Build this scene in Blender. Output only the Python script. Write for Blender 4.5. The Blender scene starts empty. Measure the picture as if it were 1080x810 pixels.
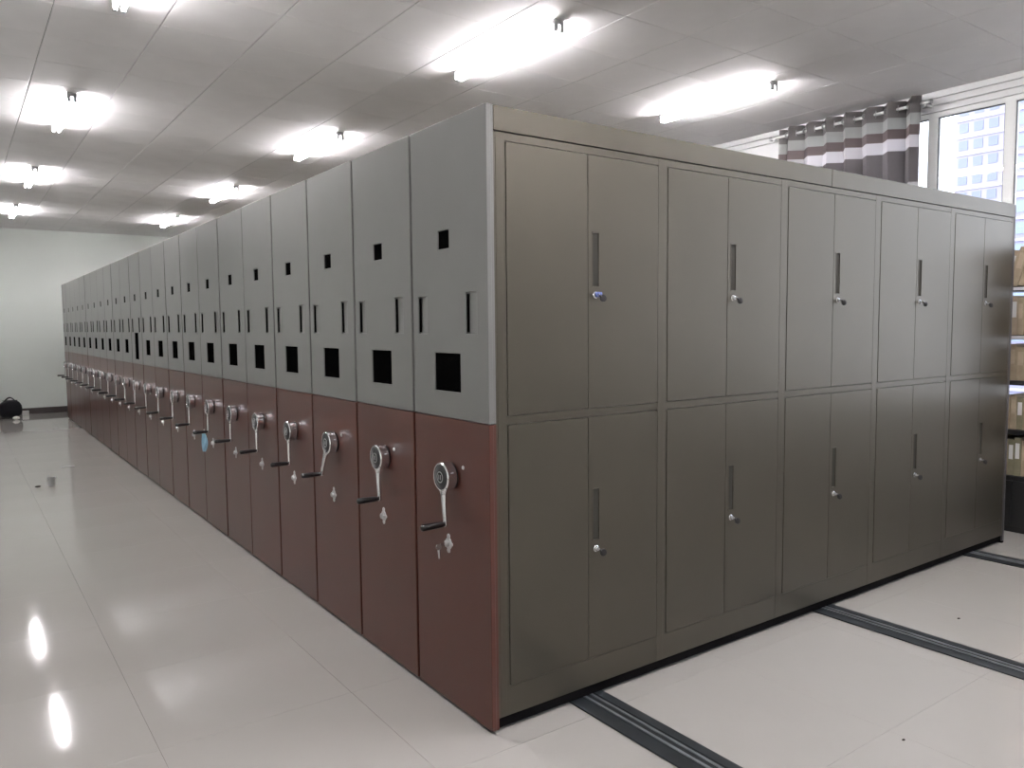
import bpy, bmesh, math, random
from mathutils import Vector, Matrix, Quaternion
random.seed(4)
PI = math.pi
scene = bpy.context.scene
COL = scene.collection

# ---------------------------------------------------------------- camera
F_PX, YAW, PITCH, ROLL = 820.73, 0.6215, 0.0737, -0.0092
cam_d = bpy.data.cameras.new('camera')
cam_d.sensor_fit = 'HORIZONTAL'; cam_d.sensor_width = 36.0
cam_d.lens = F_PX / 1080 * 36.0
cam_d.clip_start = 0.05; cam_d.clip_end = 500
cam = bpy.data.objects.new('camera', cam_d); COL.objects.link(cam)
fwd = Vector((math.sin(YAW)*math.cos(PITCH), math.cos(YAW)*math.cos(PITCH), -math.sin(PITCH)))
rt = Vector((math.cos(YAW), -math.sin(YAW), 0)); up = rt.cross(fwd)
r2 = rt*math.cos(ROLL) + up*math.sin(ROLL); u2 = -rt*math.sin(ROLL) + up*math.cos(ROLL)
M = Matrix((r2, u2, -fwd)).transposed().to_4x4()
M.translation = Vector((-1.6725, -2.4898, 1.6303))
cam.matrix_world = M
scene.camera = cam

# ---------------------------------------------------------------- world, exposure
TUBE_STRENGTH = 150.0
w = bpy.data.worlds.new('world'); scene.world = w; w.use_nodes = True
nt = w.node_tree; nt.nodes.clear()
out = nt.nodes.new('ShaderNodeOutputWorld'); bg = nt.nodes.new('ShaderNodeBackground')
tc = nt.nodes.new('ShaderNodeTexCoord'); sp = nt.nodes.new('ShaderNodeSeparateXYZ'); rmp = nt.nodes.new('ShaderNodeValToRGB')
nt.links.new(tc.outputs['Generated'], sp.inputs[0]); nt.links.new(sp.outputs['Z'], rmp.inputs[0])
rmp.color_ramp.elements[0].position = 0.0; rmp.color_ramp.elements[0].color = (0.95, 0.95, 1.0, 1)
rmp.color_ramp.elements[1].position = 0.9; rmp.color_ramp.elements[1].color = (0.80, 0.88, 1.0, 1)
nt.links.new(rmp.outputs[0], bg.inputs['Color']); bg.inputs['Strength'].default_value = 5.0
nt.links.new(bg.outputs[0], out.inputs[0])
vs = scene.view_settings
vs.view_transform = 'Standard'; vs.look = 'None'; vs.gamma = 1.0; vs.exposure = 0.0; vs.use_curve_mapping = False

# ---------------------------------------------------------------- materials
MATS = {}
def mat(name, col, rough=0.5, metal=0.0, noise=0.0, nscale=8.0, bump=0.0, bscale=200.0, coat=0.0, emit=None, estr=0.0, spec=0.5, dirt=None):
    m = bpy.data.materials.new(name); m.use_nodes = True
    t = m.node_tree; b = t.nodes['Principled BSDF']
    b.inputs['Base Color'].default_value = (*col, 1); b.inputs['Roughness'].default_value = rough
    b.inputs['Metallic'].default_value = metal; b.inputs['Specular IOR Level'].default_value = spec
    b.inputs['Coat Weight'].default_value = coat; b.inputs['Coat Roughness'].default_value = 0.08
    if emit: b.inputs['Emission Color'].default_value = (*emit, 1); b.inputs['Emission Strength'].default_value = estr
    if noise or bump:
        c = t.nodes.new('ShaderNodeTexCoord')
    if noise:
        n = t.nodes.new('ShaderNodeTexNoise'); n.inputs['Scale'].default_value = nscale; n.inputs['Detail'].default_value = 5
        t.links.new(c.outputs['Object'], n.inputs['Vector'])
        r = t.nodes.new('ShaderNodeValToRGB')
        r.color_ramp.elements[0].position = 0.3; r.color_ramp.elements[1].position = 0.7
        r.color_ramp.elements[0].color = (*[x*(1-noise) for x in col], 1); r.color_ramp.elements[1].color = (*[min(1, x*(1+noise)) for x in col], 1)
        t.links.new(n.outputs['Fac'], r.inputs[0]); t.links.new(r.outputs[0], b.inputs['Base Color'])
    if bump:
        n2 = t.nodes.new('ShaderNodeTexNoise'); n2.inputs['Scale'].default_value = bscale; n2.inputs['Detail'].default_value = 3
        t.links.new(c.outputs['Object'], n2.inputs['Vector'])
        bp = t.nodes.new('ShaderNodeBump'); bp.inputs['Strength'].default_value = bump; bp.inputs['Distance'].default_value = 0.002
        t.links.new(n2.outputs['Fac'], bp.inputs['Height']); t.links.new(bp.outputs[0], b.inputs['Normal'])
    MATS[name] = m
    return m

mat('ceiling_board', (0.90, 0.885, 0.89), 0.75, noise=0.03, nscale=3)
mat('ceiling_backing', (0.22, 0.22, 0.22), 0.9)
mat('wall_paint', (0.80, 0.84, 0.80), 0.7, noise=0.02, nscale=1.5)
mat('white_wall', (0.74, 0.74, 0.745), 0.7, noise=0.02, nscale=1.5)
mat('floor_tile', (0.43, 0.41, 0.385), 0.065, noise=0.03, nscale=1.2, bump=0.005, bscale=4, spec=0.5)
mat('floor_joint', (0.36, 0.34, 0.32), 0.6)
mat('dark_skirting', (0.045, 0.035, 0.035), 0.35)
mat('grey_enamel', (0.150, 0.149, 0.143), 0.30, noise=0.03, nscale=4, bump=0.02, bscale=350, coat=0.0)
mat('brown_enamel', (0.066, 0.017, 0.0105), 0.30, noise=0.05, nscale=3, bump=0.02, bscale=350, coat=0.0)
mat('olive_enamel', (0.076, 0.068, 0.053), 0.34, metal=0.66, noise=0.03, nscale=3, bump=0.03, bscale=350)
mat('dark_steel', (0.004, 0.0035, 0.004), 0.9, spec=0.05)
mat('end_plate', (0.06, 0.055, 0.06), 0.4)
mat('recess_black', (0.002, 0.002, 0.002), 1.0, spec=0.0)
mat('chrome', (0.80, 0.80, 0.82), 0.16, metal=1.0)
mat('satin_chrome', (0.55, 0.55, 0.56), 0.28, metal=1.0)
mat('black_plastic', (0.008, 0.007, 0.008), 0.3)
mat('rail_dark', (0.020, 0.024, 0.028), 0.38, noise=0.25, nscale=9)
mat('rail_bright', (0.40, 0.43, 0.46), 0.3, metal=0.8, noise=0.2, nscale=14)
mat('white_metal', (0.70, 0.70, 0.70), 0.35)
mat('lamp_grey', (0.30, 0.30, 0.30), 0.45)
mat('tube_glow', (1, 1, 1), 0.4, emit=(1.0, 0.965, 0.985), estr=TUBE_STRENGTH)
mat('window_frame', (0.72, 0.73, 0.72), 0.35)
mat('seal', (0.03, 0.03, 0.035), 0.5)
mat('blue_film', (0.10, 0.14, 0.42), 0.25)
mat('mask_blue', (0.32, 0.55, 0.72), 0.8, bump=0.3, bscale=900)
mat('mask_white', (0.8, 0.8, 0.8), 0.8)
mat('bag_black', (0.006, 0.006, 0.009), 0.7, spec=0.2, bump=0.5, bscale=60)
mat('strap_black', (0.02, 0.02, 0.022), 0.7)
mat('paper_white', (0.75, 0.74, 0.72), 0.8)
mat('grey_plastic', (0.42, 0.42, 0.41), 0.3)
mat('crumb_dark', (0.05, 0.04, 0.035), 0.9)
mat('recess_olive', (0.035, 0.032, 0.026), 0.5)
mat('file_kraft', (0.36, 0.29, 0.20), 0.8, noise=0.12, nscale=20)
mat('file_tan', (0.45, 0.36, 0.26), 0.8, noise=0.1, nscale=20)
mat('file_olive', (0.24, 0.22, 0.14), 0.8, noise=0.1, nscale=20)
mat('label_strip', (0.80, 0.80, 0.84), 0.4)
mat('shelf_black', (0.02, 0.02, 0.02), 0.4)
mat('facade', (0.46, 0.43, 0.5), 0.9)
mat('facade_pink', (0.3, 0.2, 0.2), 0.9)
mat('facade_blue', (0.32, 0.31, 0.44), 0.9)
mat('facade_glass', (0.27, 0.3, 0.38), 0.35)
mat('facade_green', (0.27, 0.33, 0.42), 0.35)
mat('balcony_white', (0.55, 0.54, 0.57), 0.8)
mat('ground_grey', (0.12, 0.12, 0.12), 0.9)
# window glass: see-through with a mirror-like sheen
g = bpy.data.materials.new('glass'); g.use_nodes = True; t = g.node_tree; t.nodes.clear()
o_ = t.nodes.new('ShaderNodeOutputMaterial'); mx = t.nodes.new('ShaderNodeMixShader'); fr = t.nodes.new('ShaderNodeFresnel')
tr = t.nodes.new('ShaderNodeBsdfTransparent'); gl = t.nodes.new('ShaderNodeBsdfGlossy')
tr.inputs[0].default_value = (0.93, 0.95, 0.97, 1); gl.inputs['Roughness'].default_value = 0.02; fr.inputs[0].default_value = 1.5
t.links.new(fr.outputs[0], mx.inputs[0]); t.links.new(tr.outputs[0], mx.inputs[1]); t.links.new(gl.outputs[0], mx.inputs[2]); t.links.new(mx.outputs[0], o_.inputs[0])
MATS['glass'] = g
# striped curtain cloth: woven bands by height
c = bpy.data.materials.new('curtain_cloth'); c.use_nodes = True; t = c.node_tree; b = t.nodes['Principled BSDF']
b.inputs['Roughness'].default_value = 0.85
tcn = t.nodes.new('ShaderNodeTexCoord'); sx = t.nodes.new('ShaderNodeSeparateXYZ'); mp = t.nodes.new('ShaderNodeMapRange'); rp = t.nodes.new('ShaderNodeValToRGB')
t.links.new(tcn.outputs['Object'], sx.inputs[0]); t.links.new(sx.outputs['Z'], mp.inputs['Value'])
mp.inputs['From Min'].default_value = -1.6; mp.inputs['From Max'].default_value = 0.08
t.links.new(mp.outputs[0], rp.inputs[0]); rp.color_ramp.interpolation = 'CONSTANT'
def zf(z): return (z + 1.6) / 1.68
bands = [(-1.6, (0.20, 0.18, 0.18)), (-1.27, (0.62, 0.60, 0.61)), (-1.10, (0.14, 0.13, 0.13)), (-0.80, (0.75, 0.73, 0.74)), (-0.66, (0.28, 0.26, 0.27)),
         (-0.365, (0.85, 0.83, 0.85)), (-0.26, (0.30, 0.25, 0.25)), (-0.172, (0.62, 0.63, 0.62)), (-0.075, (0.32, 0.30, 0.30))]
cr = rp.color_ramp
cr.elements[0].position = 0; cr.elements[0].color = (*bands[0][1], 1)
cr.elements[1].position = zf(bands[-1][0]); cr.elements[1].color = (*bands[-1][1], 1)
for z, cc in bands[1:-1]:
    e = cr.elements.new(zf(z)); e.color = (*cc, 1)
t.links.new(rp.outputs[0], b.inputs['Base Color'])
tl = t.nodes.new('ShaderNodeBsdfTranslucent'); mxx = t.nodes.new('ShaderNodeMixShader'); mxx.inputs[0].default_value = 0.6
t.links.new(rp.outputs[0], tl.inputs[0]); t.links.new(b.outputs[0], mxx.inputs[1]); t.links.new(tl.outputs[0], mxx.inputs[2])
t.links.new(mxx.outputs[0], t.nodes['Material Output'].inputs[0])
MATS['curtain_cloth'] = c

# ---------------------------------------------------------------- helpers
def box(bm, x0, x1, y0, y1, z0, z1):
    v = [bm.verts.new(p) for p in ((x0,y0,z0),(x1,y0,z0),(x1,y1,z0),(x0,y1,z0),(x0,y0,z1),(x1,y0,z1),(x1,y1,z1),(x0,y1,z1))]
    for f in ((0,3,2,1),(4,5,6,7),(0,1,5,4),(1,2,6,5),(2,3,7,6),(3,0,4,7)): bm.faces.new([v[i] for i in f])
def tube(bm, p0, p1, r0, r1=None, n=14, caps=True):
    p0 = Vector(p0); p1 = Vector(p1); r1 = r0 if r1 is None else r1
    d = (p1-p0).normalized(); a = d.orthogonal().normalized(); b_ = d.cross(a)
    A = [bm.verts.new(p0 + (a*math.cos(2*PI*i/n) + b_*math.sin(2*PI*i/n))*r0) for i in range(n)]
    B = [bm.verts.new(p1 + (a*math.cos(2*PI*i/n) + b_*math.sin(2*PI*i/n))*r1) for i in range(n)]
    for i in range(n): bm.faces.new((A[i], A[(i+1) % n], B[(i+1) % n], B[i]))
    if caps: bm.faces.new(A[::-1]); bm.faces.new(B)
def lathe(bm, c, axis, prof, n=24, close_end=True):
    """prof: list of (distance along axis, radius)"""
    c = Vector(c); d = Vector(axis).normalized(); a = d.orthogonal().normalized(); b_ = d.cross(a)
    rings = [[bm.verts.new(c + d*h + (a*math.cos(2*PI*i/n) + b_*math.sin(2*PI*i/n))*r) for i in range(n)] for h, r in prof]
    for A, B in zip(rings, rings[1:]):
        for i in range(n): bm.faces.new((A[i], A[(i+1) % n], B[(i+1) % n], B[i]))
    if close_end: bm.faces.new(rings[0][::-1]); bm.faces.new(rings[-1])
def plate(bm, axis, u0, u1, v0, v1, front, back, holes):
    """plate with through holes. axis 'x': lies in YZ; axis 'y': lies in XZ. front/back = coordinate along axis"""
    us = sorted({u0, u1, *[h[0] for h in holes], *[h[1] for h in holes]}); vsx = sorted({v0, v1, *[h[2] for h in holes], *[h[3] for h in holes]})
    def P(u, v, d): return (d, u, v) if axis == 'x' else (u, d, v)
    vm = {}
    def V(u, v, d):
        k = (round(u,5), round(v,5), round(d,5))
        if k not in vm: vm[k] = bm.verts.new(P(u, v, d))
        return vm[k]
    def solid(i, j):
        if i < 0 or j < 0 or i >= len(us)-1 or j >= len(vsx)-1: return False
        cu, cv = (us[i]+us[i+1])/2, (vsx[j]+vsx[j+1])/2
        return not any(h[0] < cu < h[1] and h[2] < cv < h[3] for h in holes)
    for i in range(len(us)-1):
        for j in range(len(vsx)-1):
            if not solid(i, j): continue
            a, b_, c_, d_ = us[i], us[i+1], vsx[j], vsx[j+1]
            bm.faces.new((V(a,c_,front), V(b_,c_,front), V(b_,d_,front), V(a,d_,front)))
            bm.faces.new((V(a,d_,back), V(b_,d_,back), V(b_,c_,back), V(a,c_,back)))
            if not solid(i-1, j): bm.faces.new((V(a,c_,back), V(a,c_,front), V(a,d_,front), V(a,d_,back)))
            if not solid(i+1, j): bm.faces.new((V(b_,c_,front), V(b_,c_,back), V(b_,d_,back), V(b_,d_,front)))
            if not solid(i, j-1): bm.faces.new((V(a,c_,back), V(b_,c_,back), V(b_,c_,front), V(a,c_,front)))
            if not solid(i, j+1): bm.faces.new((V(a,d_,front), V(b_,d_,front), V(b_,d_,back), V(a,d_,back)))
    bmesh.ops.recalc_face_normals(bm, faces=bm.faces[:])
    bmesh.ops.dissolve_limit(bm, angle_limit=0.01, verts=bm.verts[:], edges=bm.edges[:])
def obj(name, bm, m, parent=None, smooth=False, bevel=0.0, loc=None, mats=None, seg=2):
    bmesh.ops.recalc_face_normals(bm, faces=bm.faces[:])
    me = bpy.data.meshes.new(name); bm.to_mesh(me); bm.free()
    for mm in (mats or [m]): me.materials.append(MATS[mm])
    if smooth:
        me.shade_smooth(); 
        try: me.set_sharp_from_angle(angle=math.radians(38))
        except Exception: pass
    o = bpy.data.objects.new(name, me); COL.objects.link(o)
    if parent: o.parent = parent
    if loc: o.location = loc
    if bevel:
        b_ = o.modifiers.new('bevel', 'BEVEL'); b_.width = bevel; b_.segments = seg; b_.limit_method = 'ANGLE'; b_.angle_limit = math.radians(40); b_.harden_normals = False
    return o
def B(): return bmesh.new()
def bx(name, m, parent, *c, bevel=0.0, loc=None):
    bm = B(); box(bm, *c); return obj(name, bm, m, parent, bevel=bevel, loc=loc)
def tag(o, label, cat, group=None, kind=None):
    o['label'] = label; o['category'] = cat
    if group: o['group'] = group
    if kind: o['kind'] = kind
    return o
def thing(name, label, cat, loc=(0,0,0), rz=0, group=None):
    o = bpy.data.objects.new(name, None); COL.objects.link(o); o.location = loc; o.rotation_euler = (0,0,rz)
    o.empty_display_size = 0.1
    return tag(o, label, cat, group)
def dup(root, loc, rz=None, label=None, group=None):
    def cp(o, par):
        c_ = o.copy(); COL.objects.link(c_)
        if par: c_.parent = par
        for ch in kids.get(o, []): cp(ch, c_)
        return c_
    kids = {}
    def walk(o):
        kids[o] = list(o.children)
        for ch in kids[o]: walk(ch)
    walk(root)
    r = cp(root, None); r.location = loc
    if rz is not None: r.rotation_euler = (0,0,rz)
    if label: r['label'] = label
    if group: r['group'] = group
    return r
def struct(o, label=None):
    o['kind'] = 'structure'
    if label: o['label'] = label
    return o

# ---------------------------------------------------------------- room dimensions
XL, XR, YB, YF, ZC = -4.08, 5.30, -7.2, 15.41, 3.60
# floor: slab with single tiles laid on it (top at z = 0)
bm = B(); box(bm, XL-0.2, XR+0.2, YB-0.2, YF+0.2, -0.12, -0.008)
floor = struct(obj('floor', bm, 'floor_joint'))
floor['label'] = 'pale polished beige tiled floor with fine joints'
T = 0.8
xs = [-1.1 + T*k for k in range(-5, 10)]; ys = [-0.915 + T*k for k in range(-8, 23)]
shared = {}
def tile_mesh(nm, w_, h_, th, m, gap, bev):
    k = (nm, round(w_,4), round(h_,4))
    if k in shared: return shared[k]
    bm = B(); g2 = gap/2; a, b_ = w_-g2, h_-g2
    lo = [bm.verts.new(p) for p in ((g2,g2,-th),(a,g2,-th),(a,b_,-th),(g2,b_,-th))]
    mi = [bm.verts.new(p) for p in ((g2,g2,-bev),(a,g2,-bev),(a,b_,-bev),(g2,b_,-bev))]
    hi = [bm.verts.new(p) for p in ((g2+bev,g2+bev,0),(a-bev,g2+bev,0),(a-bev,b_-bev,0),(g2+bev,b_-bev,0))]
    for A, C_ in ((lo, mi), (mi, hi)):
        for i in range(4): bm.faces.new((A[i], A[(i+1) % 4], C_[(i+1) % 4], C_[i]))
    bm.faces.new(hi)
    me = bpy.data.meshes.new(nm); bm.to_mesh(me); bm.free(); me.materials.append(MATS[m]); shared[k] = me
    return me
hid = B()
for i in range(len(xs)-1):
    for j in range(len(ys)-1):
        x0, x1 = max(xs[i], XL), min(xs[i+1], XR); y0, y1 = max(ys[j], YB), min(ys[j+1], YF)
        if x1-x0 < 0.02 or y1-y0 < 0.02: continue
        if x0 > 0.2 and y0 > 0.3:
            box(hid, x0+0.001, x1-0.001, y0+0.001, y1-0.001, -0.008, 0)
        else:
            me = tile_mesh('floor_tile', x1-x0, y1-y0, 0.008, 'floor_tile', 0.001, 0.0004)
            o = bpy.data.objects.new('floor_tile', me); COL.objects.link(o); o.parent = floor; o.location = (x0, y0, 0)
o = obj('floor_tile_field', hid, 'floor_tile', floor); o['kind'] = 'stuff'
# ceiling: backing slab with lay-in boards
bm = B(); box(bm, XL-0.2, XR+0.2, YB-0.2, YF+0.2, ZC+0.012, ZC+0.15)
ceil = struct(obj('ceiling', bm, 'ceiling_backing')); ceil['label'] = 'off-white ceiling of square boards with thin dark joints'
cx = [0.723+0.6*k for k in range(-8, 9)]; cy = [1.25+0.6*k for k in range(-15, 25)]
rest = B(); cells = []
for i in range(len(cx)-1):
    for j in range(len(cy)-1):
        x0, x1 = max(cx[i], XL), min(cx[i+1], XR); y0, y1 = max(cy[j], YB), min(cy[j+1], YF)
        if x1-x0 < 0.02 or y1-y0 < 0.02: continue
        mx_, my_ = (x0+x1)/2 + 1.67, (y0+y1)/2 + 2.49
        vis = my_ > 0.5 and -0.75 < math.atan2(mx_, my_) - YAW < 0.75 and (x0+x1)/2 > -2.4
        cells.append((0 if vis else 1, math.hypot(mx_, my_), x0, x1, y0, y1))
cells.sort()
for n, (nv, d, x0, x1, y0, y1) in enumerate(cells):
    if n < 298 and not nv:
        me = tile_mesh('ceiling_tile', x1-x0, y1-y0, 0.012, 'ceiling_board', 0.005, 0.003)
        o = bpy.data.objects.new('ceiling_tile', me); COL.objects.link(o); o.parent = ceil
        o.matrix_local = Matrix.Translation((x0, y1, ZC)) @ Matrix.Rotation(PI, 4, 'X')
    else:
        box(rest, x0+0.0025, x1-0.0025, y0+0.0025, y1-0.0025, ZC, ZC+0.012)
o = obj('ceiling_tile_field', rest, 'ceiling_board', ceil); o['kind'] = 'stuff'
# walls
struct(bx('wall_back', 'wall_paint', None, XL-0.2, XR+0.2, YF, YF+0.2, -0.1, ZC+0.012), 'plain greenish white wall at the far end of the room')
struct(bx('wall_left', 'wall_paint', None, XL-0.2, XL, YB, YF, -0.1, ZC+0.012))
struct(bx('wall_front', 'wall_paint', None, XL-0.2, XR+0.2, YB-0.2, YB, -0.1, ZC+0.012))
WY0, WY1, WZ0, WZ1 = -4.2, 2.20, 0.95, 3.44
bm = B(); plate(bm, 'x', YB, YF, -0.1, ZC+0.012, XR, XR+0.24, [(WY0, WY1, WZ0, WZ1)])
struct(obj('wall_right', bm, 'white_wall'), 'white wall holding the long window')
struct(bx('baseboard_back', 'dark_skirting', None, XL, XR, YF-0.015, YF, 0.001, 0.12, bevel=0.003), 'dark brown skirting along the far wall')
struct(bx('baseboard_left', 'dark_skirting', None, XL, XL+0.015, YB+0.016, YF-0.016, 0.001, 0.12, bevel=0.003))
struct(bx('baseboard_right', 'dark_skirting', None, XR-0.012, XR, YB+0.016, YF-0.016, 0.001, 0.12, bevel=0.003))
bm = B(); box(bm, XR-0.05, XR, YB, YF, 3.545, ZC-0.001); box(bm, XR-0.03, XR, YB, YF, 3.49, 3.545)
struct(obj('trim_1', bm, 'white_wall', bevel=0.006), 'white stepped cornice above the window')
# window
bm = B()
FX0, FX1 = XR+0.02, XR+0.09
plate(bm, 'x', WY0, WY1, WZ0, WZ1, FX0, FX1, [])
bm.free(); bm = B()
ms = [0.365 + 0.608*k for k in range(-8, 5)]
ms = [m_ for m_ in ms if WY0+0.1 < m_ < WY1-0.1]
ed = [WY0+0.03] + ms + [WY1-0.03]
holes = []
for a, b_ in zip(ed, ed[1:]):
    holes.append((a+(0.04 if a in ms else 0.02), b_-(0.04 if b_ in ms else 0.02), WZ0+0.05, 3.395))
plate(bm, 'x', WY0, WY1, WZ0, WZ1, FX0, FX1, holes)
win = struct(obj('window_1', bm, 'window_frame', bevel=0.006), 'white framed sliding window band')
for h in holes:
    bm = B(); plate(bm, 'x', h[0]-0.001, h[1]+0.001, h[2]-0.001, h[3]+0.001, FX0+0.012, FX0+0.03, [(h[0]+0.005, h[1]-0.005, h[2]+0.005, h[3]-0.005)])
    obj('seal', bm, 'seal', win)
    bx('pane', 'glass', win, FX0+0.02, FX0+0.025, h[0]+0.004, h[1]-0.004, h[2]+0.004, h[3]-0.004)
bx('window_sill', 'white_metal', win, XR-0.02, XR+0.02, WY0, WY1, WZ0-0.025, WZ0, bevel=0.004)

# ---------------------------------------------------------------- floor rails
def rail(x0, x1, label, y0=-3.6, y1=15.1):
    t_ = thing('floor_rail', label, 'rail', (x0, 0, 0), group='rails the shelving units roll on')
    W = x1-x0
    bx('rail_bed', 'rail_dark', t_, 0, W, y0, y1, 0.0005, 0.007, bevel=0.002)
    for a, b_ in ((0.40, 0.47), (0.60, 0.66)):
        bx('running_strip', 'rail_bright', t_, W*a, W*b_, y0, y1, 0.007, 0.013, bevel=0.002)
    bx('side_strip', 'rail_dark', t_, W*0.72, W*0.98, y0, y1, 0.007, 0.011, bevel=0.002)
    return t_
rail(0.42, 0.605, 'dark grooved steel floor rail emerging nearest the red-brown corner')
rail(2.215, 2.39, 'dark grooved steel floor rail emerging under the middle of the olive doors')
rail(4.01, 4.19, 'dark grooved steel floor rail emerging at the far right end of the doors')

# ---------------------------------------------------------------- mobile shelving units
PITCH_U, UW, H, SPL = 0.6149, 0.598, 2.4735, 1.25
L_END = 4.585
def unit(label, tall=False, crank_deg=-9):
    u = thing('mobile_shelving_unit', label, 'shelving unit', (0,0,0), group='hand-cranked mobile shelving units in the long row')
    # upper panel with openings (y grows to the left in the photo)
    small = (0.283, 0.372, 1.955, 2.03); big = (0.205, 0.412, 1.362, 1.522)
    if tall: big = (0.205, 0.412, 1.30, 1.60)
    hl = (0.472, 0.548, 1.603, 1.762); hr = (0.078, 0.158, 1.603, 1.768)
    bm = B(); plate(bm, 'x', 0.0, UW, SPL+0.0015, H, 0.0, 0.022, [small, big, hl, hr])
    up_ = obj('upper_panel', bm, 'grey_enamel', u, bevel=0.003)
    for nm, h in (('label_window', small), ('display_window', big)):
        bm = B(); box(bm, 0.005, 0.012, h[0]+0.0005, h[1]-0.0005, h[2]+0.0005, h[3]-0.0005)
        obj(nm, bm, 'recess_black', up_)
    for h in (hl, hr):
        bm = B()  # sloping pocket, deep towards +y
        a, b_, c_, d_ = h
        P = [(0.002, a), (0.010, b_-0.010), (0.010, b_)]
        for (xa, ya), (xb, yb) in zip(P, P[1:]):
            bm.faces.new([bm.verts.new(p) for p in ((xa, ya, c_), (xb, yb, c_), (xb, yb, d_), (xa, ya, d_))])
        gr = obj('grip_recess', bm, 'grey_enamel', up_)
        bx('slot_shade', 'recess_black', up_, 0.003, 0.011, b_-0.013, b_-0.002, c_+0.006, d_-0.006)  # black strip paints in the shade on the pocket's deep side wall
    # lower panel
    bm = B(); box(bm, 0.0, 0.022, 0, UW, 0.014, SPL-0.0015)
    lo = obj('lower_panel', bm, 'brown_enamel', u, bevel=0.003)
    # panel return flange (vertical edges)
    bm = B(); box(bm, 0.0225, 0.034, 0.002, UW-0.002, SPL+0.002, H-0.001); obj('panel_return', bm, 'grey_enamel', u)
    bm = B(); box(bm, 0.0225, 0.034, 0.002, UW-0.002, 0.014, SPL-0.001); obj('panel_return', bm, 'brown_enamel', u)
    # crank
    cy_, cz = 0.288, 1.008
    bm = B(); lathe(bm, (0, cy_, cz), (-1,0,0), [(0.0, 0.056), (0.010, 0.056), (0.012, 0.050), (0.016, 0.050)], 28)
    ck = obj('crank', bm, 'black_plastic', u, smooth=True); ck.location = (0,0,0)
    bm = B(); lathe(bm, (0, cy_, cz), (-1,0,0), [(0.008, 0.054), (0.010, 0.060), (0.050, 0.061), (0.054, 0.058), (0.054, 0.053), (0.049, 0.052)], 32, close_end=False)
    obj('crank_ring', bm, 'chrome', ck, smooth=True)
    bm = B(); lathe(bm, (0, cy_, cz), (-1,0,0), [(0.016, 0.0515), (0.050, 0.0515), (0.053, 0.042), (0.056, 0.026), (0.057, 0.010)], 28)
    obj('hub_cap', bm, 'black_plastic', ck, smooth=True)
    bm = B()
    lathe(bm, (0, cy_, cz), (-1,0,0), [(0.0555, 0.024), (0.0575, 0.024), (0.0575, 0.020), (0.0555, 0.020)], 24, close_end=False)
    for s in (-1, 1): box(bm, -0.058, -0.0565, cy_+s*0.007-0.0025, cy_+s*0.007+0.0025, cz-0.010, cz+0.010)
    obj('hub_emblem', bm, 'satin_chrome', ck)
    a = math.radians(crank_deg); dy, dz = math.sin(a), -math.cos(a); py, pz = math.cos(a), math.sin(a)
    bm = B()
    sec = [(0.052, 0.030), (0.075, 0.017), (0.12, 0.014), (0.185, 0.012), (0.200, 0.012), (0.207, 0.006)]
    rows = []
    for i, (s, hw) in enumerate(sec):
        xo = -0.044 - 0.006*min(1, max(0, (s-0.06)/0.1))
        rows.append([bm.verts.new((xo+dx, cy_+dy*s+py*hw*k, cz+dz*s+pz*hw*k)) for dx, k in ((-0.006,-1),(-0.009,0),(-0.006,1),(0.006,1),(0.006,-1))])
    for A, C_ in zip(rows, rows[1:]):
        for i in range(5): bm.faces.new((A[i], A[(i+1) % 5], C_[(i+1) % 5], C_[i]))
    bm.faces.new(rows[0][::-1]); bm.faces.new(rows[-1])
    obj('crank_arm', bm, 'chrome', ck, bevel=0.0015)
    gy, gz = cy_+dy*0.195, cz+dz*0.195
    bm = B(); lathe(bm, (-0.052, gy, gz), (-1,0,0.01), [(0, 0.007), (0.006, 0.009), (0.02, 0.012), (0.08, 0.0145), (0.108, 0.0145), (0.115, 0.010), (0.117, 0.004)], 16)
    obj('hand_grip', bm, 'black_plastic', ck, smooth=True)
    # bright bolt beside the hub, lock below
    bm = B(); lathe(bm, (0, 0.195, 1.055), (-1,0,0), [(0.0, 0.009), (0.003, 0.0075), (0.005, 0.004), (0.0055, 0.001)], 14)
    obj('bolt', bm, 'satin_chrome', lo, smooth=True)
    ly, lz = 0.318, 0.712
    bm = B(); lathe(bm, (0, ly, lz), (-1,0,0), [(0, 0.026), (0.004, 0.024), (0.006, 0.015), (0.016, 0.013), (0.018, 0.010)], 20)
    for s in (-1, 1):
        lathe(bm, (0, ly, lz+s*0.030), (-1,0,0), [(0, 0.012), (0.003, 0.011), (0.005, 0.006)], 14)
        lathe(bm, (0, ly+s*0.026, lz), (-1,0,0), [(0, 0.008), (0.003, 0.007), (0.004, 0.004)], 12)
    obj('lock', bm, 'satin_chrome', lo, smooth=True)
    # body, base and far end plate
    bm = B(); box(bm, 0.035, L_END-0.03, 0.016, UW-0.006, 0.06, 2.40)
    obj('body', bm, 'olive_enamel', u)
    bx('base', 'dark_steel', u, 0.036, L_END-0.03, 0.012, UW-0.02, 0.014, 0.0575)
    bx('end_plate', 'end_plate', u, L_END-0.028, L_END, 0.001, UW, 0.014, H-0.005, bevel=0.003)
    return u

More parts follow.
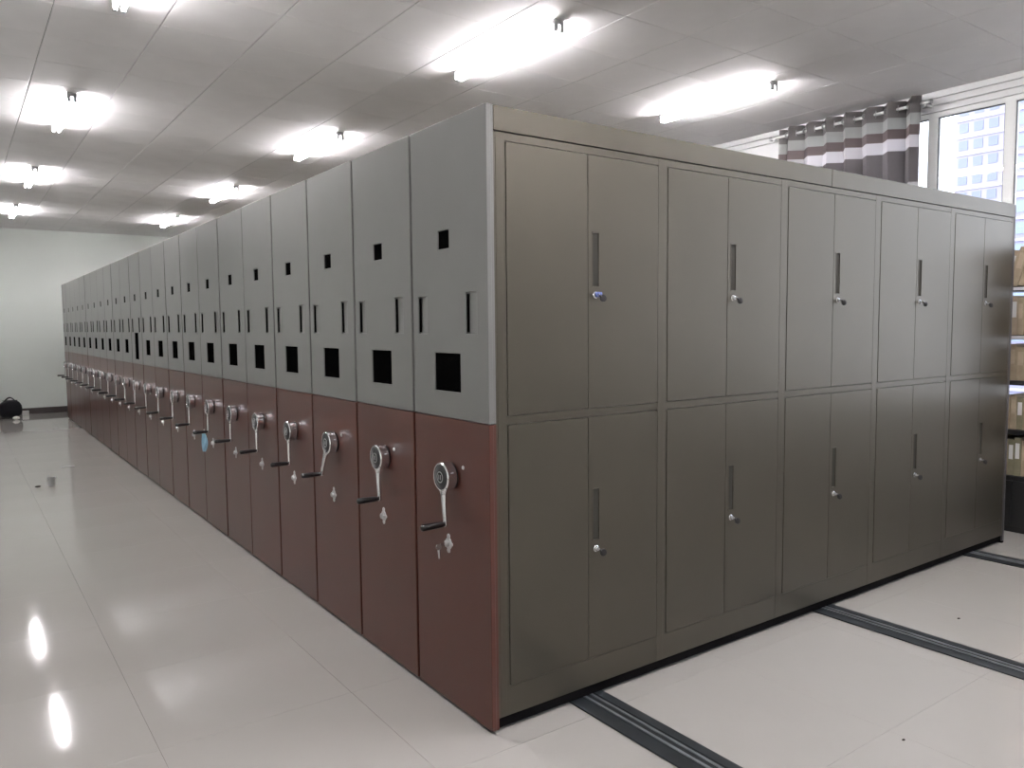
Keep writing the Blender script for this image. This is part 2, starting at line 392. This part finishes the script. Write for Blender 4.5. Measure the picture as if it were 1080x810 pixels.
words = ['first','second','third','fourth','fifth','sixth','seventh','eighth','ninth','tenth','eleventh','twelfth','thirteenth','fourteenth','fifteenth',
         'sixteenth','seventeenth','eighteenth','nineteenth','twentieth','twenty-first','twenty-second','twenty-third']
first = unit('nearest grey and red-brown shelving unit, with olive doors along its long side')
plain = unit('grey and brown cranked shelving unit, second in the row from the near corner')
plain.location.y = PITCH_U
tallu = unit('twelfth shelving unit from the near corner, the one with a taller black window', tall=True)
tallu.location.y = 11*PITCH_U
tilt = unit('third shelving unit from the near corner, its crank arm slanting left', crank_deg=22)
tilt.location.y = 2*PITCH_U
rng = random.Random(7)
for k in range(3, 23):
    if k == 11: continue
    if k == 22: lab = 'last shelving unit of the row, next to the far white wall'
    elif k == 6: lab = 'seventh shelving unit from the near corner, a blue mask hanging at its crank'
    else: lab = 'grey and brown cranked shelving unit, %s in the row from the near corner' % words[k]
    n = dup(plain, (rng.uniform(-0.001, 0.003), k*PITCH_U, 0), label=lab)

# first unit: its long side closed with doors
for ch in list(first.children):
    if ch.name.startswith('body'):
        bpy.data.objects.remove(ch)
        break
X0, BAY = 0.052, 0.9
DX0, DX1 = 0.038, 0.878             # door pair inside a bay
ZL0, ZL1, ZU0, ZU1 = 0.178, 1.243, 1.276, 2.343
ops = []
for i in range(5):
    for z0, z1 in ((ZL0, ZL1), (ZU0, ZU1)): ops.append((X0+BAY*i+DX0, X0+BAY*i+DX1, z0, z1))
YFACE = 0.004
bm = B(); plate(bm, 'y', 0.0345, L_END-0.029, 0.058, 2.374, YFACE, 0.026, ops)
obj('door_frame', bm, 'olive_enamel', first, bevel=0.0012)
bx('body', 'olive_enamel', first, 0.0345, L_END-0.03, 0.028, UW-0.006, 0.06, 2.40)
# raised seam strips of the frame (stiles between the bays and beside the corner)
for i in range(6):
    xa = X0+BAY*i-0.022 if i else 0.044
    xb = X0+BAY*i+0.020 if i else 0.073
    if i == 5: xb = L_END-0.032
    bx('stile', 'olive_enamel', first, xa, xb, YFACE-0.0012, YFACE, 0.06, 2.372, bevel=0.0012)
bx('top_rail', 'olive_enamel', first, 0.0345, 2.2755, 0.0, 0.027, 2.377, H-0.003, bevel=0.002)
bx('top_rail', 'olive_enamel', first, 2.2785, L_END-0.029, 0.0, 0.027, 2.377, H-0.003, bevel=0.002)
GAP = 0.0022
def door(x0, x1, z0, z1, handle, upper):
    holes = []
    if handle:
        hx0 = x0+0.026; hx1 = x0+0.062
        hz0, hz1 = (1.797, 2.022) if upper else (0.703, 0.928)
        holes = [(hx0, hx1, hz0, hz1)]
    bm = B(); plate(bm, 'y', x0+GAP, x1-GAP, z0+GAP, z1-GAP, YFACE-0.002, YFACE+0.016, holes)
    d = obj('door', bm, 'olive_enamel', first, bevel=0.0015)
    if handle:
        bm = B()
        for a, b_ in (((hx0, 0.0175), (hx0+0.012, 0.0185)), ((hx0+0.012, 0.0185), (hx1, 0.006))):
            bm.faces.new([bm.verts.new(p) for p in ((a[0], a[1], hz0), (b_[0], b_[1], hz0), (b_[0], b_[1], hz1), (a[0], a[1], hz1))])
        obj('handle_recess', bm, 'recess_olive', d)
        bm = B(); plate(bm, 'y', hx0-0.003, hx1+0.003, hz0-0.003, hz1+0.003, YFACE-0.0035, YFACE-0.0018, [(hx0+0.001, hx1-0.001, hz0+0.001, hz1-0.001)])
        obj('handle_rim', bm, 'olive_enamel', d)
        lx, lz = hx0+0.016, hz0-0.037
        y0 = YFACE-0.002
        bm = B(); lathe(bm, (lx, y0, lz), (0,-1,0), [(0, 0.0145), (0.004, 0.0145), (0.006, 0.011), (0.012, 0.0105), (0.013, 0.008)], 18)
        obj('lock', bm, 'chrome', d, smooth=True)
        bm = B(); box(bm, lx-0.0015, lx+0.0015, y0-0.028, y0-0.012, lz-0.005, lz+0.005)
        obj('key_blade', bm, 'satin_chrome', d)
        bm = B(); lathe(bm, (lx+0.016, y0-0.032, lz-0.014), (-0.35,-0.9,0.1), [(-0.003, 0.013), (-0.002, 0.0155), (0.002, 0.0155), (0.003, 0.013)], 14)
        tube(bm, (lx, y0-0.026, lz), (lx+0.008, y0-0.030, lz-0.009), 0.0045)
        obj('key_head', bm, 'black_plastic', d, smooth=True)
    return d, (lx, lz) if handle else None
for i in range(5):
    a = X0+BAY*i+DX0; b_ = X0+BAY*i+DX1; mid = (a+b_)/2
    for z0, z1, upf in ((ZL0, ZL1, False), (ZU0, ZU1, True)):
        door(a, mid+GAP/2, z0, z1, False, upf)
        d, lk = door(mid-GAP/2, b_, z0, z1, True, upf)
        if i == 0 and upf:
            bm = B(); lx, lz = lk
            n = 10
            vv = [bm.verts.new((lx-0.014+0.04*j/n, YFACE-0.0165-0.002*math.sin(j*1.9), lz+0.012+0.003*math.sin(j*2.3))) for j in range(n+1)]
            ww = [bm.verts.new((lx-0.014+0.04*j/n, YFACE-0.0175-0.002*math.cos(j*1.3), lz-0.006+0.004*math.cos(j*1.7))) for j in range(n+1)]
            for j in range(n): bm.faces.new((vv[j], vv[j+1], ww[j+1], ww[j]))
            o = obj('protective_film', bm, 'blue_film', d, smooth=True); o['label'] = 'blue protective film left on the lock'
            sm = o.modifiers.new('solid', 'SOLIDIFY'); sm.thickness = 0.0008
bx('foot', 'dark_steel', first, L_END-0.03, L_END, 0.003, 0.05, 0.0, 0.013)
# key left in the lock of the first unit
for ch in first.children:
    if ch.name.startswith('lower_panel'):
        bm = B(); box(bm, -0.042, -0.012, 0.3165, 0.3195, 0.705, 0.719)
        lathe(bm, (-0.050, 0.318, 0.704), (0.1,1,0), [(-0.002, 0.013), (0.002, 0.013)], 14)
        tube(bm, (-0.050, 0.318, 0.692), (-0.047, 0.318, 0.655), 0.006, 0.005, 8)
        o = obj('key', bm, 'chrome', ch, smooth=True)
        break

# ---------------------------------------------------------------- ceiling lamps
def lamp(label):
    t_ = thing('ceiling_lamp', label, 'lamp', (0,0,0), group='twin tube lamps on the ceiling')
    bx('batten', 'white_metal', t_, -0.030, 0.030, -0.60, 0.60, -0.028, -0.001, bevel=0.004)
    for s in (-1, 1):
        bm = B()
        box(bm, -0.038, 0.038, s*0.612-0.012, s*0.612+0.012, -0.034, -0.002)
        for q in (-0.023, 0.023):
            box(bm, q-0.013, q+0.013, s*0.612-0.012, s*0.612+0.012, -0.078, -0.033)
        obj('lamp_holder', bm, 'lamp_grey', t_, bevel=0.003)
    for q in (-0.023, 0.023):
        bm = B(); tube(bm, (q, -0.598, -0.056), (q, 0.598, -0.056), 0.0135, n=10)
        obj('tube', bm, 'tube_glow', t_, smooth=True)
    return t_
l0 = None
colname = {-0.77: 'left', 1.60: 'middle', 3.85: 'right'}
depth = {2.14: 'nearest in view', 5.62: 'second in view', 9.17: 'third in view', 12.60: 'farthest, by the end wall', -1.36: 'over the near end of the room', -4.86: 'by the wall behind the viewer'}
for X in (-0.77, 1.60, 3.85):
    for Y, wd in depth.items():
        lab = 'ceiling tube lamp of the %s line, %s' % (colname[X], wd)
        if X == 3.85 and Y == 2.14: lab = 'long bright tube lamp nearest the striped curtain'
        if X == 1.60 and Y == 2.14: lab = 'large bright tube lamp above the near corner of the shelving'
        if X == -0.77 and Y == 2.14: lab = 'bright tube lamp cut off by the top edge at the left'
        if l0 is None: l0 = lamp(lab); l0.location = (X, Y, ZC)
        else: dup(l0, (X, Y, ZC), label=lab)

# ---------------------------------------------------------------- curtain and rod
ct = thing('curtain', 'grey and white striped eyelet curtain bunched on the rod by the window', 'curtain', (5.17, 1.70, 3.50))
bm = B(); n_w = 7; NY = 7*16; Y0c, Y1c = -0.70, 0.72
NZ = 24; grid = []
for j in range(NZ+1):
    z = 0.065 - 2.6*j/NZ
    rowv = []
    for i in range(NY+1):
        ph = 2*PI*n_w*i/NY
        amp = 0.060 + 0.012*math.sin(i*0.13 + j*0.2)
        s = math.sin(ph)
        s = math.copysign(abs(s)**0.75, s)
        yy = Y0c + (Y1c-Y0c)*i/NY + 0.018*math.sin(2*ph) + 0.010*math.sin(j*0.35 + i*0.05)
        rowv.append(bm.verts.new((-amp*s - 0.004, yy, z + 0.006*math.cos(ph))))
    grid.append(rowv)
for A, C_ in zip(grid, grid[1:]):
    for i in range(NY): bm.faces.new((A[i], A[i+1], C_[i+1], C_[i]))
o = obj('cloth', bm, 'curtain_cloth', ct, smooth=True)
sm = o.modifiers.new('solid', 'SOLIDIFY'); sm.thickness = 0.003
for k in range(n_w*2):
    i = int(NY*(k)/(n_w*2))
    yy = Y0c + (Y1c-Y0c)*k/(n_w*2)
    bm = B(); lathe(bm, (-0.004, yy, 0.0), ((0.5 if k % 2 else -0.5), 1, 0), [(-0.004, 0.020), (-0.004, 0.032), (0.004, 0.032), (0.004, 0.020), (-0.004, 0.020)], 18, close_end=False)
    obj('eyelet', bm, 'satin_chrome', ct, smooth=True)
rd = thing('curtain_rod', 'white curtain rod carrying the striped curtain', 'curtain rod', (5.17, 1.70, 3.50))
bm = B(); tube(bm, (0, -0.76, 0), (0, 0.80, 0), 0.0145, n=16); obj('rod', bm, 'white_metal', rd, smooth=True)
for s, y in ((-1, -0.76), (1, 0.80)):
    bm = B(); lathe(bm, (0, y, 0), (0, s, 0), [(0, 0.015), (0.004, 0.021), (0.016, 0.024), (0.028, 0.019), (0.034, 0.006)], 16); obj('finial', bm, 'satin_chrome', rd, smooth=True)
for y in (-0.735, 0.765):
    bm = B(); box(bm, 0.0, 0.10, y-0.006, y+0.006, -0.028, -0.012); box(bm, 0.098, 0.102, y-0.018, y+0.018, -0.045, 0.03); box(bm, -0.012, 0.012, y-0.006, y+0.006, -0.028, -0.0135)
    obj('bracket', bm, 'white_metal', rd)

# ---------------------------------------------------------------- file shelf by the window
SX0, SX1, SY0, SY1 = 4.93, 5.275, -0.42, 0.62
st = thing('file_shelf', 'black open file shelf against the window wall behind the doors', 'shelf', (0,0,0))
for y in (SY0, SY1-0.02): bx('side_panel', 'shelf_black', st, SX0, SX1, y, y+0.02, 0.0, 1.93, bevel=0.002)
bz = [0.44, 0.80, 1.18, 1.53, 1.90]
for k, z in enumerate(bz):
    bx('shelf_board', 'shelf_black', st, SX0+0.002, SX1, SY0+0.021, SY1-0.021, z-0.035, z, bevel=0.002)
    if k >= 3: bx('label_strip', 'label_strip', st, SX0-0.004, SX0+0.0015, SY0+0.03, SY1-0.03, z-0.030, z-0.006, bevel=0.001)
for y0, y1 in ((SY0+0.022, (SY0+SY1)/2-0.002), ((SY0+SY1)/2+0.002, SY1-0.022)):
    d = bx('cupboard_door', 'shelf_black', st, SX0, SX0+0.018, y0, y1, 0.05, 0.403, bevel=0.002)
bx('plinth', 'shelf_black', st, SX0+0.02, SX1, SY0+0.021, SY1-0.021, 0.0, 0.048)
tops = {0.44: 0.30, 0.80: 0.27, 1.18: 0.28, 1.53: 0.30, 1.90: 0.30}
rowname = {0.44: 'lowest open board', 0.80: 'second board from the bottom', 1.18: 'middle board', 1.53: 'upper middle board', 1.90: 'top board of the shelf'}
fmesh = {}
def file_box(w_, h_, m):
    k = (w_, h_, m)
    r = thing('file_folder', '', 'file', (0,0,0))
    bx('cover', m, r, 0, 0.25, 0, w_, 0, h_, bevel=0.003)
    bx('spine_label', 'paper_white' if m != 'file_kraft' else 'file_tan', r, -0.0012, -0.0001, w_*0.18, w_*0.82, h_*0.45, h_*0.85)
    return r
protos = []
for w_ in (0.045, 0.06):
    for m in ('file_kraft', 'file_tan', 'file_olive'): protos.append((w_, m))
cache = {}
for z in bz:
    y = SY0+0.03; q = 0
    lean = (z == 1.90)
    while y < SY1-0.10:
        w_, m = protos[rng.choice([0, 1, 3, 4, 2] if z < 1.2 else [0, 1, 3, 4])]
        h_ = tops[z] - (0.02 if q % 3 else 0)
        lab = '%s file, %s from the near end of the %s' % ({'file_kraft': 'brown', 'file_tan': 'tan', 'file_olive': 'olive'}[m], words[q], rowname[z])
        grp = 'files on the ' + rowname[z]
        kk = (w_, m, h_)
        if kk not in cache:
            cache[kk] = file_box(w_, h_, m); f_ = cache[kk]; f_['label'] = lab; f_['group'] = grp; f_.location = (SX0+0.03, y, z)
        else: f_ = dup(cache[kk], (SX0+0.03, y, z), label=lab, group=grp)
        if lean:
            f_.rotation_euler = (math.radians(14), 0, 0)
            f_.location = (SX0+0.03+rng.uniform(0, 0.02), y+0.03+0.0, z+0.0005)
            y += w_/math.cos(math.radians(14)) + 0.001
        else: 
            f_.rotation_euler = (0,0,0); f_.location = (SX0+0.03+rng.uniform(0, 0.02), y, z+0.0003); y += w_ + 0.0015
        q += 1

# ---------------------------------------------------------------- small things
# blue face mask hanging on the seventh crank
mk = thing('face_mask', 'light blue face mask hanging from the crank of the seventh shelving unit', 'mask', (-0.075, 6*PITCH_U+0.30, 0.815))
bm = B(); NR = 9
rows = []
for j in range(13):
    z = -0.012 - 0.150*j/12; wd = 0.010 + 0.030*math.sin(PI*(j+1.5)/14.5)
    rows.append([bm.verts.new((0.006*math.sin(i*2.6+j*0.25) - 0.010*math.cos((i/8-0.5)*PI) - 0.4*wd*(i/8-0.5), wd*2*(i/8-0.5) - 0.012*math.sin(j/12*PI) , z)) for i in range(NR)])
for A, C_ in zip(rows, rows[1:]):
    for i in range(NR-1): bm.faces.new((A[i], A[i+1], C_[i+1], C_[i]))
o = obj('cloth', bm, 'mask_blue', mk, smooth=True); sm = o.modifiers.new('solid', 'SOLIDIFY'); sm.thickness = 0.003
bm = B()
pts = [(0.0, -0.012, -0.022), (0.0, -0.016, 0.006), (0.0, -0.012, 0.014), (0, 0.0, 0.016), (0, 0.006, 0.008), (0, 0.008, -0.020)]
for a, b_ in zip(pts, pts[1:]): tube(bm, a, b_, 0.0018, n=6)
obj('ear_loop', bm, 'mask_white', mk, smooth=True)

# bags by the far wall
def blob(bm, c, rx, ry, rz, n=20, m_=12, p=0.75, seed=0):
    rr = random.Random(seed); ks = [rr.uniform(0, 6) for _ in range(4)]
    rings = []
    for j in range(1, m_):
        th = PI*j/m_
        ring = []
        for i in range(n):
            a = 2*PI*i/n
            s = lambda v: math.copysign(abs(v)**p, v)
            k = 1 + 0.04*math.sin(3*a+ks[0]+2*th) + 0.03*math.sin(5*th+ks[1]+a)
            ring.append(bm.verts.new((c[0]+rx*k*s(math.cos(a))*s(math.sin(th)), c[1]+ry*k*s(math.sin(a))*s(math.sin(th)), max(0.002, c[2]+rz*k*s(math.cos(th))))))
        rings.append(ring)
    t0 = bm.verts.new((c[0], c[1], c[2]+rz)); b0 = bm.verts.new((c[0], c[1], max(0.002, c[2]-rz)))
    for A, C_ in zip(rings, rings[1:]):
        for i in range(n): bm.faces.new((A[i], A[(i+1) % n], C_[(i+1) % n], C_[i]))
    for i in range(n): bm.faces.new((t0, rings[0][(i+1) % n], rings[0][i])); bm.faces.new((b0, rings[-1][i], rings[-1][(i+1) % n]))
bg1 = thing('duffel_bag', 'slumped black bag lying on the floor by the far wall', 'bag', (-0.865, 14.85, 0))
bm = B(); blob(bm, (0, 0, 0.165), 0.185, 0.20, 0.165, seed=2); obj('bag_body', bm, 'bag_black', bg1, smooth=True)
for s in (-0.07, 0.07):
    bm = B(); pp = [(-0.09+0.18*i/10, s, 0.31+0.075*math.sin(PI*i/10)) for i in range(11)]
    for a, b_ in zip(pp, pp[1:]): tube(bm, a, b_, 0.009, n=8)
    obj('carry_strap', bm, 'strap_black', bg1, smooth=True)
bm = B(); box(bm, -0.12, 0.12, -0.006, 0.006, 0.322, 0.336); obj('zip', bm, 'strap_black', bg1, bevel=0.003)
bg2 = thing('backpack', 'taller black backpack at the left edge beside the slumped bag', 'bag', (-1.24, 14.95, 0))
bm = B(); blob(bm, (0, 0, 0.26), 0.17, 0.15, 0.26, seed=5); obj('bag_body', bm, 'bag_black', bg2, smooth=True)
bm = B(); blob(bm, (0, -0.13, 0.16), 0.13, 0.06, 0.12, seed=6); obj('front_pocket', bm, 'bag_black', bg2, smooth=True)
bm = B(); pp = [(0.05*math.cos(PI*i/8), 0, 0.50+0.06*math.sin(PI*i/8)) for i in range(9)]
for a, b_ in zip(pp, pp[1:]): tube(bm, a, b_, 0.008, n=8)
obj('handle_loop', bm, 'strap_black', bg2, smooth=True)
bm = B(); blob(bm, (0, 0, 0.035), 0.06, 0.045, 0.033, n=12, m_=8, p=1.1, seed=9)
o = obj('crumpled_paper', bm, 'paper_white', loc=(-0.80, 14.42, 0)); tag(o, 'crumpled white paper in front of the slumped black bag', 'paper')
bm = B(); box(bm, -0.055, 0.055, -0.04, 0.04, 0.001, 0.085)
o = obj('carton', bm, 'paper_white', loc=(-0.60, 15.25, 0), bevel=0.004); tag(o, 'small pale carton at the skirting right of the black bags', 'carton')
# clear cup-like litter on the floor
cu = thing('plastic_cup', 'small greyish plastic cup standing on the open floor at left', 'cup', (-0.905, 6.95, 0))
bm = B(); lathe(bm, (0, 0, 0.001), (0,0,1), [(0, 0.030), (0.085, 0.041), (0.085, 0.039), (0.003, 0.028)], 24, close_end=False); 
box(bm, -0.02, 0.02, -0.02, 0.02, 0.001, 0.003); obj('cup_wall', bm, 'grey_plastic', cu, smooth=True)
bm = B(); lathe(bm, (0, 0, 0.004), (0,0,1), [(0, 0.029), (0.022, 0.031), (0.022, 0.001)], 20); obj('dark_dregs', bm, 'crumb_dark', cu, smooth=True)
def crumb(x, y, r, label, m='crumb_dark', flat=0.35, seed=1):
    bm = B(); blob(bm, (0, 0, r*flat), r, r*0.6, r*flat, n=8, m_=5, p=1, seed=seed)
    o = obj('debris', bm, m, loc=(x, y, 0), smooth=False); tag(o, label, 'debris')
crumb(-1.03, 6.93, 0.028, 'dark crumb on the floor left of the plastic cup', seed=3)
crumb(2.752, -0.518, 0.011, 'dark speck on the pale floor between the middle and far rails', seed=4)
crumb(1.272, -0.989, 0.009, 'dark speck on the pale floor between the near and middle rails', seed=5)
bm = B(); box(bm, -0.07, 0.07, -0.015, 0.015, 0.001, 0.004)
o = obj('paper_scrap', bm, 'paper_white', loc=(-0.63, 8.15, 0)); o.rotation_euler = (0, 0, 0.1); tag(o, 'thin paper scrap on the floor near the far shelving units', 'paper')

# ---------------------------------------------------------------- outside
C0 = Vector((-1.6725, -2.4898, 1.6303))
def building(label, name_m, bx_, by_, w_, d_, h_, floors, cols, zb, wm, cat='building'):
    r = thing('apartment_building', label, cat, (bx_, by_, zb))
    bx('wall', name_m, r, 0, d_, 0, w_, 0, h_)
    fh = h_/floors; cw = w_/cols
    bm_ = None
    win_me = None
    for f in range(floors):
        bx('floor_band', 'balcony_white', r, -0.25, -0.001, 0, w_, f*fh-0.1, f*fh+0.25)
        for c_ in range(cols):
            if win_me is None:
                o = bx('window', wm, r, -0.10, 0.05, 0.18*cw, 0.80*cw, 0.9, fh-0.5); win_me = o.data
            else:
                o = bpy.data.objects.new('window', win_me); COL.objects.link(o); o.parent = r
            o.location = (0, c_*cw, f*fh)
    bx('roof', 'balcony_white', r, -0.4, d_+0.4, -0.4, w_+0.4, h_, h_+0.5)
    return r
building('pale apartment block with bluish windows seen through the middle pane', 'facade', 145.0, 44.0, 22.0, 18.0, 96.0, 32, 9, -20.0, 'facade_glass')
building('bluish apartment block at the right edge behind the last pane', 'facade_blue', 120.0, 16.0, 30.6, 18.0, 99.0, 33, 10, -20.0, 'facade_green')
struct(bx('ground', 'ground_grey', None, 7.0, 220, -120, 160, -20.2, -20.0), 'grey ground outside far below the window')
